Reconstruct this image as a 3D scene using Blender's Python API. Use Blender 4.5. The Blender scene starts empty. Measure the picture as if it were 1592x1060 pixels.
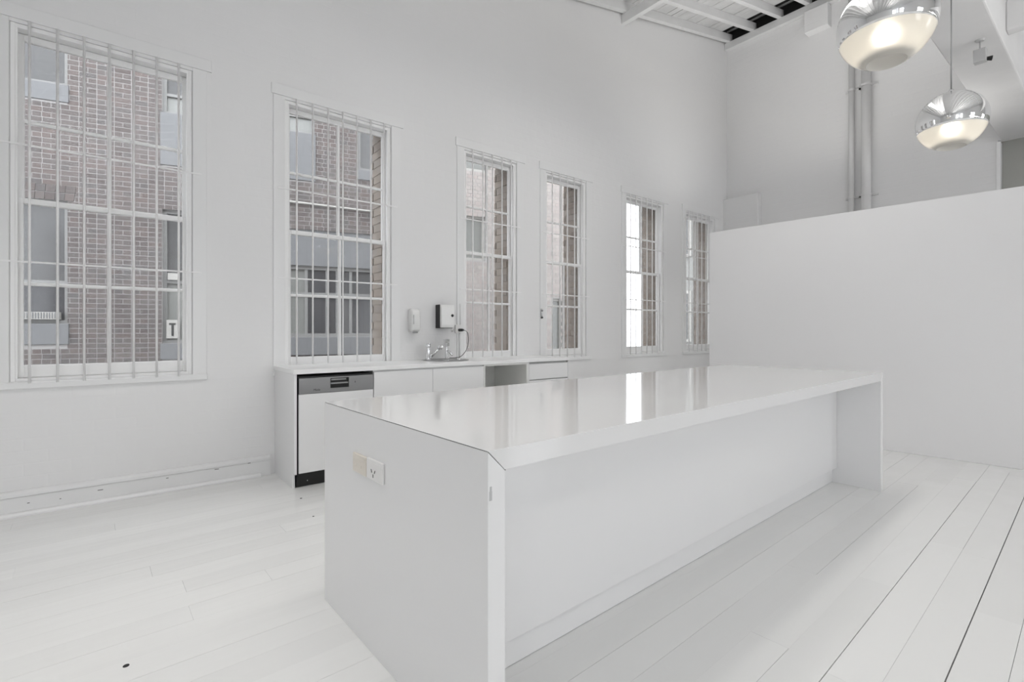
import bpy, bmesh, math, random
from mathutils import Vector, Matrix
from math import sin, cos, pi, radians, sqrt, atan2

random.seed(7)
S = bpy.context.scene
COL = S.collection

# ------------------------------------------------------------------ camera, sky, exposure
# world axes: X runs along the window wall into the depth, Y towards the window wall, Z up (metres)
cam = bpy.data.cameras.new('camera')
cam.sensor_width = 36.0
cam.lens = 772.0 / 1592.0 * 36.0
cam.shift_y = -16.0 / 1592.0
cam.clip_start = 0.05
co = bpy.data.objects.new('camera', cam)
COL.objects.link(co)
co.location = (0, 0, 1.225)
co.rotation_euler = (pi / 2, 0, radians(51.4) - pi / 2)
S.camera = co

S.view_settings.view_transform = 'Standard'
S.view_settings.look = 'None'
S.view_settings.gamma = 1.0
S.view_settings.use_curve_mapping = False
S.view_settings.exposure = -0.42

W = bpy.data.worlds.new('overcast')
S.world = W
W.use_nodes = True
wn = W.node_tree.nodes
bg = wn['Background']
bg.inputs['Color'].default_value = (0.93, 0.96, 1.0, 1)
bg.inputs['Strength'].default_value = 6.2
S.cycles.max_bounces = 10
S.cycles.diffuse_bounces = 6
S.cycles.glossy_bounces = 5
S.cycles.transmission_bounces = 6
S.cycles.transparent_max_bounces = 16
S.cycles.use_adaptive_sampling = False
S.cycles.caustics_reflective = False
S.cycles.caustics_refractive = False
S.cycles.sample_clamp_indirect = 6.0


def fill_light(name, loc, rot, sx, sy, power, color=(1.0, 0.985, 0.965)):
    l = bpy.data.lights.new(name, 'AREA')
    l.shape = 'RECTANGLE'
    l.size, l.size_y = sx, sy
    l.energy = power
    l.color = color
    o = bpy.data.objects.new(name, l)
    o.location = loc
    o.rotation_euler = rot
    COL.objects.link(o)
    return o


# daylight lamps added for brightness at assumed windows out of view (rear and right)
REAR_X, RIGHT_Y = -4.6, -5.6
REAR_WIN = [(-4.4, -3.2)]
RIGHT_WIN = [(-4.3, -2.4), (1.9, 3.4), (6.9, 8.4)]
for a, b in REAR_WIN:
    fill_light('daylight_rear_fill', (REAR_X - 0.3, (a + b) / 2, 1.95), (0, -pi / 2, 0), 2.2, b - a, 2)
for (a, b), pw in zip(RIGHT_WIN, (3, 12, 20)):
    fill_light('daylight_right_fill', ((a + b) / 2, RIGHT_Y - 0.3, 2.1), (-pi / 2, 0, pi), b - a, 2.5, pw)
# added up-and-down fill: guessed luminaires out of view, invented ones behind the partition
for x, y, z, down, upw in ((-0.3, 2.2, 3.6, 21, 18), (1.9, 1.9, 4.2, 3, 30), (4.1, 2.0, 4.36, 30, 24), (-0.9, -1.2, 3.4, 4, 20), (1.6, -1.8, 3.6, 20, 30), (4.6, -1.3, 2.4, 6, 50), (7.0, 2.6, 2.3, 6, 33), (7.0, -1.2, 2.3, 3, 16)):
    l = fill_light('linear_fill_light', (x, y, z), (0, 0, 0), 2.2 if x < 5 else .25, .25 if x < 5 else 2.2, down, (1.0, .985, .96))
    l.data.spread = radians(165 if x > 4 else (140 if y < -1.5 else 110))
    u = fill_light('linear_fill_light', (x, y, z + .05), (pi, 0, 0), 2.2 if x < 5 else .25, .25 if x < 5 else 2.2, upw, (1.0, .985, .96))
    u.data.spread = radians(180 if x < 6 else 105)


# ------------------------------------------------------------------ materials
def nodes(name):
    m = bpy.data.materials.new(name)
    m.use_nodes = True
    nt = m.node_tree
    return m, nt, nt.nodes, nt.links, nt.nodes['Principled BSDF']


def mat(name, col, rough=0.5, metal=0.0, spec=0.5, bump=0.0, bscale=40.0, mottle=0.0, mscale=3.0, coat=0.0, bdist=0.01):
    m, nt, n, l, p = nodes(name)
    c = (col[0], col[1], col[2], 1) if hasattr(col, '__len__') else (col, col, col, 1)
    p.inputs['Base Color'].default_value = c
    p.inputs['Roughness'].default_value = rough
    p.inputs['Metallic'].default_value = metal
    p.inputs['Specular IOR Level'].default_value = spec
    p.inputs['Coat Weight'].default_value = coat
    geo = n.new('ShaderNodeNewGeometry')
    if mottle:
        t = n.new('ShaderNodeTexNoise')
        t.inputs['Scale'].default_value = mscale
        t.inputs['Detail'].default_value = 5
        l.new(geo.outputs['Position'], t.inputs['Vector'])
        r = n.new('ShaderNodeMapRange')
        r.inputs[1].default_value = 0.25
        r.inputs[2].default_value = 0.75
        r.inputs[3].default_value = 1 - mottle
        r.inputs[4].default_value = 1 + mottle * 0.4
        l.new(t.outputs['Fac'], r.inputs[0])
        mx = n.new('ShaderNodeMix')
        mx.data_type = 'RGBA'
        mx.blend_type = 'MULTIPLY'
        mx.inputs[0].default_value = 1
        mx.inputs[6].default_value = c
        l.new(r.outputs[0], mx.inputs[7])
        l.new(mx.outputs[2], p.inputs['Base Color'])
    if bump:
        t = n.new('ShaderNodeTexNoise')
        t.inputs['Scale'].default_value = bscale
        t.inputs['Detail'].default_value = 4
        l.new(geo.outputs['Position'], t.inputs['Vector'])
        b = n.new('ShaderNodeBump')
        b.inputs['Strength'].default_value = bump
        b.inputs['Distance'].default_value = bdist
        l.new(t.outputs['Fac'], b.inputs['Height'])
        l.new(b.outputs['Normal'], p.inputs['Normal'])
    return m


def painted_brick(name, col, axis, strength=0.25, rough=0.6):
    """white paint over brickwork: the courses only show as faint relief"""
    m, nt, n, l, p = nodes(name)
    p.inputs['Base Color'].default_value = (*col, 1)
    p.inputs['Roughness'].default_value = rough
    geo = n.new('ShaderNodeNewGeometry')
    sep = n.new('ShaderNodeSeparateXYZ')
    com = n.new('ShaderNodeCombineXYZ')
    l.new(geo.outputs['Position'], sep.inputs[0])
    l.new(sep.outputs[axis], com.inputs[0])
    l.new(sep.outputs['Z'], com.inputs[1])
    bt = n.new('ShaderNodeTexBrick')
    bt.inputs['Scale'].default_value = 1.0
    bt.inputs['Brick Width'].default_value = 0.24
    bt.inputs['Row Height'].default_value = 0.084
    bt.inputs['Mortar Size'].default_value = 0.008
    bt.inputs['Mortar Smooth'].default_value = 0.8
    bt.inputs['Color1'].default_value = (1, 1, 1, 1)
    bt.inputs['Color2'].default_value = (.8, .8, .8, 1)
    bt.inputs['Mortar'].default_value = (0, 0, 0, 1)
    l.new(com.outputs[0], bt.inputs['Vector'])
    t = n.new('ShaderNodeTexNoise')
    t.inputs['Scale'].default_value = 9
    t.inputs['Detail'].default_value = 6
    l.new(geo.outputs['Position'], t.inputs['Vector'])
    b1 = n.new('ShaderNodeBump')
    b1.inputs['Strength'].default_value = strength
    b1.inputs['Distance'].default_value = 0.004
    l.new(bt.outputs['Color'], b1.inputs['Height'])
    b2 = n.new('ShaderNodeBump')
    b2.inputs['Strength'].default_value = 0.25
    b2.inputs['Distance'].default_value = 0.01
    l.new(t.outputs['Fac'], b2.inputs['Height'])
    l.new(b1.outputs['Normal'], b2.inputs['Normal'])
    l.new(b2.outputs['Normal'], p.inputs['Normal'])
    return m


def brick_mat(name, stops, rough=0.85):
    """each brick its own tone: random per object (single bricks) and per island (joined ones), plus fine grain"""
    m, nt, n, l, p = nodes(name)
    p.inputs['Roughness'].default_value = rough
    p.inputs['Specular IOR Level'].default_value = 0.2
    oi = n.new('ShaderNodeObjectInfo')
    geo = n.new('ShaderNodeNewGeometry')
    add = n.new('ShaderNodeMath'); add.operation = 'ADD'
    l.new(oi.outputs['Random'], add.inputs[0])
    l.new(geo.outputs['Random Per Island'], add.inputs[1])
    fr = n.new('ShaderNodeMath'); fr.operation = 'FRACT'
    l.new(add.outputs[0], fr.inputs[0])
    cr = n.new('ShaderNodeValToRGB')
    e = cr.color_ramp.elements
    e[0].position, e[0].color = 0.0, (*stops[0], 1)
    e[1].position, e[1].color = 1.0, (*stops[-1], 1)
    for i, s in enumerate(stops[1:-1]):
        q = e.new((i + 1) / (len(stops) - 1)); q.color = (*s, 1)
    l.new(fr.outputs[0], cr.inputs[0])
    t = n.new('ShaderNodeTexNoise')
    t.inputs['Scale'].default_value = 30
    t.inputs['Detail'].default_value = 5
    l.new(geo.outputs['Position'], t.inputs['Vector'])
    r = n.new('ShaderNodeMapRange')
    r.inputs[3].default_value = 0.7
    r.inputs[4].default_value = 1.3
    l.new(t.outputs['Fac'], r.inputs[0])
    mx = n.new('ShaderNodeMix'); mx.data_type = 'RGBA'; mx.blend_type = 'MULTIPLY'; mx.inputs[0].default_value = 1
    l.new(cr.outputs[0], mx.inputs[6]); l.new(r.outputs[0], mx.inputs[7])
    l.new(mx.outputs[2], p.inputs['Base Color'])
    return m


def glass_mat(name, dirt=0.06, tint=(0.97, 0.98, 0.98)):
    """thin window glass: fresnel reflection over a clear pane, with a thin film of dust"""
    m = bpy.data.materials.new(name)
    m.use_nodes = True
    nt = m.node_tree; n = nt.nodes; l = nt.links
    n.clear()
    out = n.new('ShaderNodeOutputMaterial')
    tr = n.new('ShaderNodeBsdfTransparent'); tr.inputs[0].default_value = (*tint, 1)
    gl = n.new('ShaderNodeBsdfGlossy'); gl.inputs['Roughness'].default_value = 0.0
    df = n.new('ShaderNodeBsdfTranslucent'); df.inputs[0].default_value = (.9, .9, .9, 1)
    geo = n.new('ShaderNodeNewGeometry')
    t = n.new('ShaderNodeTexNoise'); t.inputs['Scale'].default_value = 2.5; t.inputs['Detail'].default_value = 6
    l.new(geo.outputs['Position'], t.inputs['Vector'])
    r = n.new('ShaderNodeMapRange'); r.inputs[1].default_value = .35; r.inputs[2].default_value = .7
    r.inputs[3].default_value = dirt * 0.4; r.inputs[4].default_value = dirt * 1.6
    l.new(t.outputs['Fac'], r.inputs[0])
    m1 = n.new('ShaderNodeMixShader')
    l.new(r.outputs[0], m1.inputs[0]); l.new(tr.outputs[0], m1.inputs[1]); l.new(df.outputs[0], m1.inputs[2])
    lw = n.new('ShaderNodeLayerWeight'); lw.inputs['Blend'].default_value = 0.5
    pw = n.new('ShaderNodeMath'); pw.operation = 'POWER'; pw.inputs[1].default_value = 5
    l.new(lw.outputs['Facing'], pw.inputs[0])
    fr = n.new('ShaderNodeMath'); fr.operation = 'MULTIPLY_ADD'; fr.inputs[1].default_value = 0.92; fr.inputs[2].default_value = 0.065
    l.new(pw.outputs[0], fr.inputs[0])
    m2 = n.new('ShaderNodeMixShader')
    l.new(fr.outputs[0], m2.inputs[0]); l.new(m1.outputs[0], m2.inputs[1]); l.new(gl.outputs[0], m2.inputs[2])
    l.new(m2.outputs[0], out.inputs[0])
    return m


M = {}
WHITE = (0.80, 0.797, 0.797)
M['wall'] = painted_brick('white_wall_paint', WHITE, 'X', 0.10)
M['back'] = painted_brick('white_painted_brick', (.78, .777, .778), 'Y', 0.2)
M['plaster'] = mat('white_plaster', WHITE, 0.55, bump=0.08, bscale=14, mottle=0.015, mscale=1.3)
M['partition'] = mat('partition_paint', (.80, .795, .798), 0.5, bump=0.04, bscale=20)
M['trim'] = mat('white_gloss_trim', (.80, .80, .80), 0.3, bump=0.06, bscale=25)
M['sash'] = mat('white_sash_paint', (.88, .878, .875), 0.35, bump=0.05, bscale=30)
M['grille'] = mat('white_bar_paint', (.86, .855, .855), 0.35)
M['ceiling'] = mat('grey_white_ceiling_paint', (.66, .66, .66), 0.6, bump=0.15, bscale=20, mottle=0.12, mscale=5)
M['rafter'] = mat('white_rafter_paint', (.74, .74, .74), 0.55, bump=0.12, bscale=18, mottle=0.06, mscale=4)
M['void'] = mat('void_shade_paint', (.02, .02, .02), 0.9)  # near-black: shade of the eaves gap put into the colour
M['beam'] = mat('painted_concrete', (.72, .715, .715), 0.6, bump=0.3, bscale=7, mottle=0.08, mscale=2)
M['dimwall'] = mat('dimmed_wall_paint', (.38, .38, .355), 0.65, bump=0.2, bscale=10, mottle=0.05)  # darker colour stands for the weaker light on this stretch of wall
M['island'] = mat('white_gloss_laminate', (.80, .798, .80), 0.09, spec=0.5)
M['islandtop'] = mat('white_gloss_top', (.76, .757, .757), 0.07, spec=0.62, bump=0.006, bscale=6)
M['cab'] = mat('white_satin_laminate', (.80, .80, .80), 0.25)
M['worktop'] = mat('white_laminate_worktop', (.86, .86, .855), 0.22)
M['joint'] = mat('dark_joint', (.10, .10, .10), 0.8)
M['black'] = mat('black_plastic', (.008, .008, .008), 0.35)
M['niche'] = mat('grey_cabinet_lining', (.78, .78, .76), 0.6)
M['steel'] = mat('brushed_steel', (.36, .36, .36), 0.32, metal=1.0, bump=0.05, bscale=150)
M['chrome'] = mat('chrome', (.86, .86, .87), 0.06, metal=1.0)
M['lampchrome'] = mat('mirror_chrome', (.90, .90, .90), 0.035, metal=1.0)
M['plate'] = mat('white_plastic', (.80, .79, .78), 0.3)
M['cream'] = mat('cream_plastic', (.74, .69, .62), 0.35)
M['dispenser'] = mat('dispenser_plastic', (.82, .82, .81), 0.25)
M['greyplastic'] = mat('grey_plastic', (.30, .30, .30), 0.45)
M['greytint'] = mat('pale_grey_plastic', (.5, .5, .5), 0.4)
M['cord'] = mat('grey_cord', (.35, .35, .35), 0.5)
M['glass'] = glass_mat('window_glass', 0.07)
M['glassfar'] = mat('dark_window_glass', (.05, .05, .055), 0.1, spec=0.4)
M['glassgrey'] = mat('grey_window_glass', (.09, .09, .092), 0.15, spec=0.4)
M['glasspale'] = mat('pale_blind_glass', (.22, .225, .215), 0.25)
M['brick'] = brick_mat('brown_grey_brick', [(.098, .083, .08), (.12, .107, .104), (.132, .107, .101), (.105, .098, .097), (.14, .12, .114)])
M['mortar'] = mat('pale_mortar', (.36, .35, .345), 0.95, bump=0.2, bscale=40)
M['palebrick'] = brick_mat('pale_pink_brick', [(.33, .30, .285), (.37, .34, .325), (.36, .315, .30), (.40, .37, .35)])
M['revealbrick'] = brick_mat('buff_jamb_brick', [(.25, .21, .18), (.29, .25, .215), (.26, .23, .205), (.23, .19, .165)])
M['render'] = mat('grey_render', (.165, .168, .175), 0.8, bump=0.15, bscale=12, mottle=0.05)
M['creamrender'] = mat('cream_render', (.24, .24, .23), 0.8, bump=0.1, bscale=10)
M['frame'] = mat('far_window_frame', (.22, .22, .216), 0.5)
M['lane'] = mat('lane_asphalt', (.20, .20, .20), 0.9, bump=0.3, bscale=30)
M['interior'] = mat('far_room_lining', (.18, .17, .165), 0.9)
M['sign'] = mat('pale_paper', (.40, .39, .37), 0.7)
M['recess'] = mat('sandy_lamp_recess', (.82, .80, .76), 0.5)
M['red'] = mat('dull_red_board', (.22, .12, .11), 0.8)
M['dark'] = mat('dark_mark', (.03, .03, .03), 0.9)


def floor_mat():
    m, nt, n, l, p = nodes('glossy_white_floor_paint')
    p.inputs['Roughness'].default_value = 0.16
    p.inputs['Specular IOR Level'].default_value = 0.5
    geo = n.new('ShaderNodeNewGeometry')
    mp = n.new('ShaderNodeMapping')
    mp.inputs['Rotation'].default_value = (0, 0, -radians(1.8))
    mp.inputs['Scale'].default_value = (1.2, 7, 1)
    l.new(geo.outputs['Position'], mp.inputs[0])
    t = n.new('ShaderNodeTexNoise'); t.inputs['Scale'].default_value = 1.0; t.inputs['Detail'].default_value = 3
    l.new(mp.outputs[0], t.inputs['Vector'])
    t2 = n.new('ShaderNodeTexNoise'); t2.inputs['Scale'].default_value = 5; t2.inputs['Detail'].default_value = 4
    l.new(geo.outputs['Position'], t2.inputs['Vector'])
    b1 = n.new('ShaderNodeBump'); b1.inputs['Strength'].default_value = 0.30; b1.inputs['Distance'].default_value = 0.012
    l.new(t.outputs['Fac'], b1.inputs['Height'])
    b2 = n.new('ShaderNodeBump'); b2.inputs['Strength'].default_value = 0.05; b2.inputs['Distance'].default_value = 0.01
    l.new(t2.outputs['Fac'], b2.inputs['Height']); l.new(b1.outputs['Normal'], b2.inputs['Normal'])
    l.new(b2.outputs['Normal'], p.inputs['Normal'])
    oi = n.new('ShaderNodeObjectInfo')
    cr = n.new('ShaderNodeMapRange'); cr.inputs[3].default_value = 0.97; cr.inputs[4].default_value = 1.02
    l.new(oi.outputs['Random'], cr.inputs[0])
    mx = n.new('ShaderNodeMix'); mx.data_type = 'RGBA'; mx.blend_type = 'MULTIPLY'; mx.inputs[0].default_value = 1
    mx.inputs[6].default_value = (.80, .80, .79, 1)
    l.new(cr.outputs[0], mx.inputs[7]); l.new(mx.outputs[2], p.inputs['Base Color'])
    rr = n.new('ShaderNodeMapRange'); rr.inputs[3].default_value = 0.10; rr.inputs[4].default_value = 0.28
    l.new(t2.outputs['Fac'], rr.inputs[0]); l.new(rr.outputs[0], p.inputs['Roughness'])
    return m


M['floor'] = floor_mat()


def diffuser_mat():
    m = bpy.data.materials.new('opal_lamp_glass')
    m.use_nodes = True
    nt = m.node_tree; n = nt.nodes; l = nt.links
    n.clear()
    out = n.new('ShaderNodeOutputMaterial')
    df = n.new('ShaderNodeBsdfDiffuse'); df.inputs[0].default_value = (.93, .92, .90, 1)
    tl = n.new('ShaderNodeBsdfTranslucent'); tl.inputs[0].default_value = (.95, .92, .84, 1)
    rf = n.new('ShaderNodeBsdfRefraction'); rf.inputs['Roughness'].default_value = 0.8; rf.inputs['IOR'].default_value = 1.2
    rf.inputs[0].default_value = (.95, .93, .88, 1)
    gl = n.new('ShaderNodeBsdfGlossy'); gl.inputs['Roughness'].default_value = 0.05
    a = n.new('ShaderNodeMixShader'); a.inputs[0].default_value = 0.55
    l.new(df.outputs[0], a.inputs[1]); l.new(tl.outputs[0], a.inputs[2])
    b = n.new('ShaderNodeMixShader'); b.inputs[0].default_value = 0.16
    l.new(a.outputs[0], b.inputs[1]); l.new(rf.outputs[0], b.inputs[2])
    lw = n.new('ShaderNodeLayerWeight'); lw.inputs['Blend'].default_value = 0.5
    pw = n.new('ShaderNodeMath'); pw.operation = 'POWER'; pw.inputs[1].default_value = 5
    l.new(lw.outputs['Facing'], pw.inputs[0])
    fr = n.new('ShaderNodeMath'); fr.operation = 'MULTIPLY_ADD'; fr.inputs[1].default_value = 0.92; fr.inputs[2].default_value = 0.045
    l.new(pw.outputs[0], fr.inputs[0])
    c = n.new('ShaderNodeMixShader')
    l.new(fr.outputs[0], c.inputs[0]); l.new(b.outputs[0], c.inputs[1]); l.new(gl.outputs[0], c.inputs[2])
    l.new(c.outputs[0], out.inputs[0])
    return m


M['diffuser'] = diffuser_mat()


def emit_mat(name, col, s):
    m = bpy.data.materials.new(name)
    m.use_nodes = True
    nt = m.node_tree; n = nt.nodes; l = nt.links
    n.clear()
    out = n.new('ShaderNodeOutputMaterial')
    e = n.new('ShaderNodeEmission'); e.inputs[0].default_value = (*col, 1); e.inputs[1].default_value = s
    l.new(e.outputs[0], out.inputs[0])
    return m


M['bulb'] = emit_mat('lamp_bulb_glow', (1.0, .92, .80), 40.0)

# ------------------------------------------------------------------ object helpers
FR = {}   # object name -> world matrix of its frame


def tag(o, label=None, cat=None, group=None, kind=None):
    if label: o['label'] = label
    if cat: o['category'] = cat
    if group: o['group'] = group
    if kind: o['kind'] = kind
    return o


def empty(name, loc=(0, 0, 0), rz=0.0, label=None, cat=None, group=None, kind=None, parent=None):
    o = bpy.data.objects.new(name, None)
    o.empty_display_size = 0.1
    COL.objects.link(o)
    w = Matrix.Translation(loc) @ Matrix.Rotation(rz, 4, 'Z')
    if parent:
        o.parent = parent
        o.matrix_local = FR[parent.name].inverted() @ w
    else:
        o.location = loc
        o.rotation_euler = (0, 0, rz)
    FR[o.name] = w
    return tag(o, label, cat, group, kind)


class MB:
    def __init__(self):
        self.v, self.f = [], []

    def add(self, vs, fs):
        k = len(self.v)
        self.v += [tuple(p) for p in vs]
        self.f += [tuple(i + k for i in f) for f in fs]
        return self

    def hexa(self, p):
        """eight corners: bottom ring 0-3, top ring 4-7"""
        return self.add(p, [(3, 2, 1, 0), (4, 5, 6, 7), (0, 1, 5, 4), (1, 2, 6, 5), (2, 3, 7, 6), (3, 0, 4, 7)])

    def box(self, x0, x1, y0, y1, z0, z1):
        return self.hexa([(x0, y0, z0), (x1, y0, z0), (x1, y1, z0), (x0, y1, z0),
                          (x0, y0, z1), (x1, y0, z1), (x1, y1, z1), (x0, y1, z1)])

    def prism(self, poly, axis, a, b):
        """poly: counter-clockwise 2D outline extruded along an axis: 'x' (y,z), 'y' (x,z), 'z' (x,y)"""
        def P(q, t):
            return {'x': (t, q[0], q[1]), 'y': (q[0], t, q[1]), 'z': (q[0], q[1], t)}[axis]
        n = len(poly)
        vs = [P(q, a) for q in poly] + [P(q, b) for q in poly]
        fs = [tuple(range(n)), tuple(range(2 * n - 1, n - 1, -1))]
        for i in range(n):
            j = (i + 1) % n
            fs.append((i, i + n, j + n, j))
        return self.add(vs, fs)

    def tube(self, pts, r, n=10, cap=True):
        pts = [Vector(p) for p in pts]
        rs = r if hasattr(r, '__len__') else [r] * len(pts)
        vs, fs = [], []
        prev = None
        for i, p in enumerate(pts):
            d = (pts[min(i + 1, len(pts) - 1)] - pts[max(i - 1, 0)]).normalized()
            if prev is None:
                u = d.orthogonal().normalized()
            else:
                u = (prev - d * prev.dot(d)).normalized()
            prev = u
            w = d.cross(u)
            for k in range(n):
                t = 2 * pi * k / n
                vs.append(p + (u * cos(t) + w * sin(t)) * rs[i])
        for i in range(len(pts) - 1):
            for k in range(n):
                a, b = i * n + k, i * n + (k + 1) % n
                fs.append((a, b, b + n, a + n))
        if cap:
            fs.append(tuple(range(n - 1, -1, -1)))
            e = (len(pts) - 1) * n
            fs.append(tuple(range(e, e + n)))
        return self.add(vs, fs)

    def lathe(self, prof, c=(0, 0, 0), n=48, axis='z'):
        vs, fs = [], []
        for (r, z) in prof:
            for k in range(n):
                t = 2 * pi * k / n
                if axis == 'z':
                    vs.append((c[0] + r * cos(t), c[1] + r * sin(t), c[2] + z))
                elif axis == 'y':
                    vs.append((c[0] + r * cos(t), c[1] + z, c[2] + r * sin(t)))
                else:
                    vs.append((c[0] + z, c[1] + r * cos(t), c[2] + r * sin(t)))
        for i in range(len(prof) - 1):
            for k in range(n):
                a, b = i * n + k, i * n + (k + 1) % n
                fs.append((a, b, b + n, a + n))
        return self.add(vs, fs)

    def mesh(self, name, m, smooth=False, inv=None, fixn=False):
        me = bpy.data.meshes.new(name)
        vs = self.v if inv is None else [tuple(inv @ Vector(p)) for p in self.v]
        me.from_pydata(vs, [], self.f)
        me.materials.append(m)
        bm = bmesh.new(); bm.from_mesh(me)
        bmesh.ops.remove_doubles(bm, verts=bm.verts, dist=1e-6) if fixn else None
        bmesh.ops.recalc_face_normals(bm, faces=bm.faces)
        bm.to_mesh(me); bm.free()
        if smooth:
            for p in me.polygons: p.use_smooth = True
        me.update()
        return me

    def build(self, name, m, parent=None, smooth=False, bevel=0.0, local=False, origin=None, seg=2, auto=False, **kw):
        """world-coordinate geometry linked as ONE object; with a parent it is expressed in the parent's frame"""
        if parent is not None:
            w = FR[parent.name]
            inv = None if local else w.inverted()
        else:
            w = Matrix.Translation(origin) if origin else Matrix.Identity(4)
            inv = w.inverted() if origin else None
        o = bpy.data.objects.new(name, self.mesh(name, m, smooth, inv, fixn=auto))
        COL.objects.link(o)
        if parent is not None:
            o.parent = parent
        elif origin:
            o.location = origin
        FR[o.name] = w
        if bevel:
            b = o.modifiers.new('bevel', 'BEVEL')
            b.width = bevel; b.segments = seg; b.limit_method = 'ANGLE'; b.angle_limit = radians(40)
            b.harden_normals = False
        if auto:
            for p in o.data.polygons: p.use_smooth = True
            e = o.modifiers.new('edges', 'EDGE_SPLIT'); e.split_angle = radians(35)
        return tag(o, **kw)


def link_copy(src, name, loc, parent, rz=0.0):
    c = src.copy()
    c.name = name
    COL.objects.link(c)
    c.parent = parent
    c.location = loc
    c.rotation_euler = (0, 0, rz)
    return c


# ------------------------------------------------------------------ room shell
YW = 4.62           # inner face of the window wall
YM = 4.745          # back of the sash box
YO = 5.02           # outer face
XB = 8.688          # inner face of the back wall


def roofz(x):       # underside of the rafters on the window wall
    return 5.568 + (x - 4.708) * 0.2154


WIN = [(-0.547, 0.472, 0.886, 3.270), (1.154, 2.146, 0.886, 3.245), (3.010, 3.757, 0.886, 3.228),
       (4.228, 4.967, 0.886, 3.222), (5.808, 6.735, 0.886, 3.206), (7.356, 8.266, 0.886, 3.190)]


def pierced(y0, y1, xa, xb, opens, top, name, m, **kw):
    b = MB()
    cuts = sorted([xa, xb] + [c for o in opens for c in o[:2]])
    for a, c in zip(cuts[:-1], cuts[1:]):
        if c - a < 1e-6: continue
        op = [o for o in opens if abs(o[0] - a) < 1e-6]
        if op:
            z0, z1 = op[0][2:]
            b.box(a, c, y0, y1, 0 if name != 'outer_brickwork' else -0.5, z0)
        else:
            z1 = 0 if name != 'outer_brickwork' else -0.5
        b.hexa([(a, y0, z1), (c, y0, z1), (c, y1, z1), (a, y1, z1),
                (a, y0, top(a)), (c, y0, top(c)), (c, y1, top(c)), (a, y1, top(a))])
    return b.build(name, m, **kw)


wall_left = pierced(YW, YM, REAR_X - 0.3, XB + 0.3, WIN, lambda x: roofz(x) + 0.16, 'wall_left', M['wall'], kind='structure')
FR['wall_left'] = Matrix.Identity(4)
# outer leaf: the brick jambs seen through the panes
pierced(YM, YO, REAR_X - 0.3, XB + 0.3, [(a + .02, b - .02, c + .02, d + .07) for a, b, c, d in WIN], lambda x: roofz(x) + 0.5,
        'outer_brickwork', M['revealbrick'], parent=wall_left)
# bricks of the outer jambs on the far side of each opening
for i, (a, b, c, d) in enumerate(WIN):
    q = MB()
    z = c + 0.02
    k = 0
    while z + 0.07 < d + .06:
        t = 0.012 if k % 2 else 0.006
        q.box(b - 0.02 - t, b + 0.03, YM + 0.03, YM + (0.13 if k % 2 else 0.24), z, z + 0.072)
        q.box(b - 0.02 - (0.018 - t), b + 0.03, YM + (0.142 if k % 2 else 0.252), YO + 0.005, z, z + 0.072)
        z += 0.084; k += 1
    q.build('jamb_bricks', M['revealbrick'], parent=wall_left, kind='stuff')

wall_back = MB().box(XB, XB + 0.3, 1.07, YW, 0, 7.0).box(XB, XB + 0.3, RIGHT_Y, 1.07, 3.62, 7.0).build('wall_back', M['back'], kind='structure')
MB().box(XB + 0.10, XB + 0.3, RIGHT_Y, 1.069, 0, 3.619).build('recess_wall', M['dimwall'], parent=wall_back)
MB().box(XB - 0.012, XB + 0.1, 1.045, 1.085, 0, 3.60).build('trim_1', M['trim'], kind='structure', bevel=.003)
MB().box(XB - 0.13, XB, 4.0, YW, 0, 3.575).build('trim_2', M['back'], kind='structure', bevel=.004,
                                                  label='boxed pier standing in the corner against the back wall')
MB().box(XB - 0.16, XB, 2.93, 3.26, 5.93, 6.27).build('trim_3', M['back'], kind='structure', bevel=.006)
wall_rear = MB()
ys = [RIGHT_Y] + [c for w in REAR_WIN for c in w] + [YW]
for i in range(0, len(ys) - 1):
    if i % 2: 
        wall_rear.box(REAR_X - 0.25, REAR_X, ys[i], ys[i + 1], 0, 0.85).box(REAR_X - 0.25, REAR_X, ys[i], ys[i + 1], 3.05, 3.9)
    else:
        wall_rear.box(REAR_X - 0.25, REAR_X, ys[i], ys[i + 1], 0, 3.9)
wall_rear.build('wall_rear', M['plaster'], kind='structure')
wr = MB()
xs = [REAR_X - .25] + [c for w in RIGHT_WIN for c in w] + [XB + .3]
for i in range(len(xs) - 1):
    a, b = xs[i], xs[i + 1]
    if i % 2:
        wr.box(a, b, RIGHT_Y - 0.25, RIGHT_Y, 0, 0.85)
        z0 = 3.35
    else:
        z0 = 0
    wr.hexa([(a, RIGHT_Y - .25, z0), (b, RIGHT_Y - .25, z0), (b, RIGHT_Y, z0), (a, RIGHT_Y, z0),
             (a, RIGHT_Y - .25, roofz(a) + .1), (b, RIGHT_Y - .25, roofz(b) + .1), (b, RIGHT_Y, roofz(b) + .1), (a, RIGHT_Y, roofz(a) + .1)])
wr.build('wall_right', M['plaster'], kind='structure')

# low partition standing in the room: 2.5 m high, rotated a few degrees
pa, pb = Vector((6.045, 3.45, 0)), Vector((6.249, 0.604, 0))
pd = (pb - pa).normalized()
pn = Vector((-pd.y, pd.x, 0))          # away from the camera
if pn.x < 0: pn = -pn
pe = pa + pd * 5.0
MB().hexa([tuple(pa), tuple(pe), tuple(pe + pn * .11), tuple(pa + pn * .11),
           tuple(pa + Vector((0, 0, 2.5))), tuple(pe + Vector((0, 0, 2.5))), tuple(pe + pn * .11 + Vector((0, 0, 2.5))), tuple(pa + pn * .11 + Vector((0, 0, 2.5)))]
          ).build('wall_partition', M['partition'], kind='structure', bevel=.003)

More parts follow.
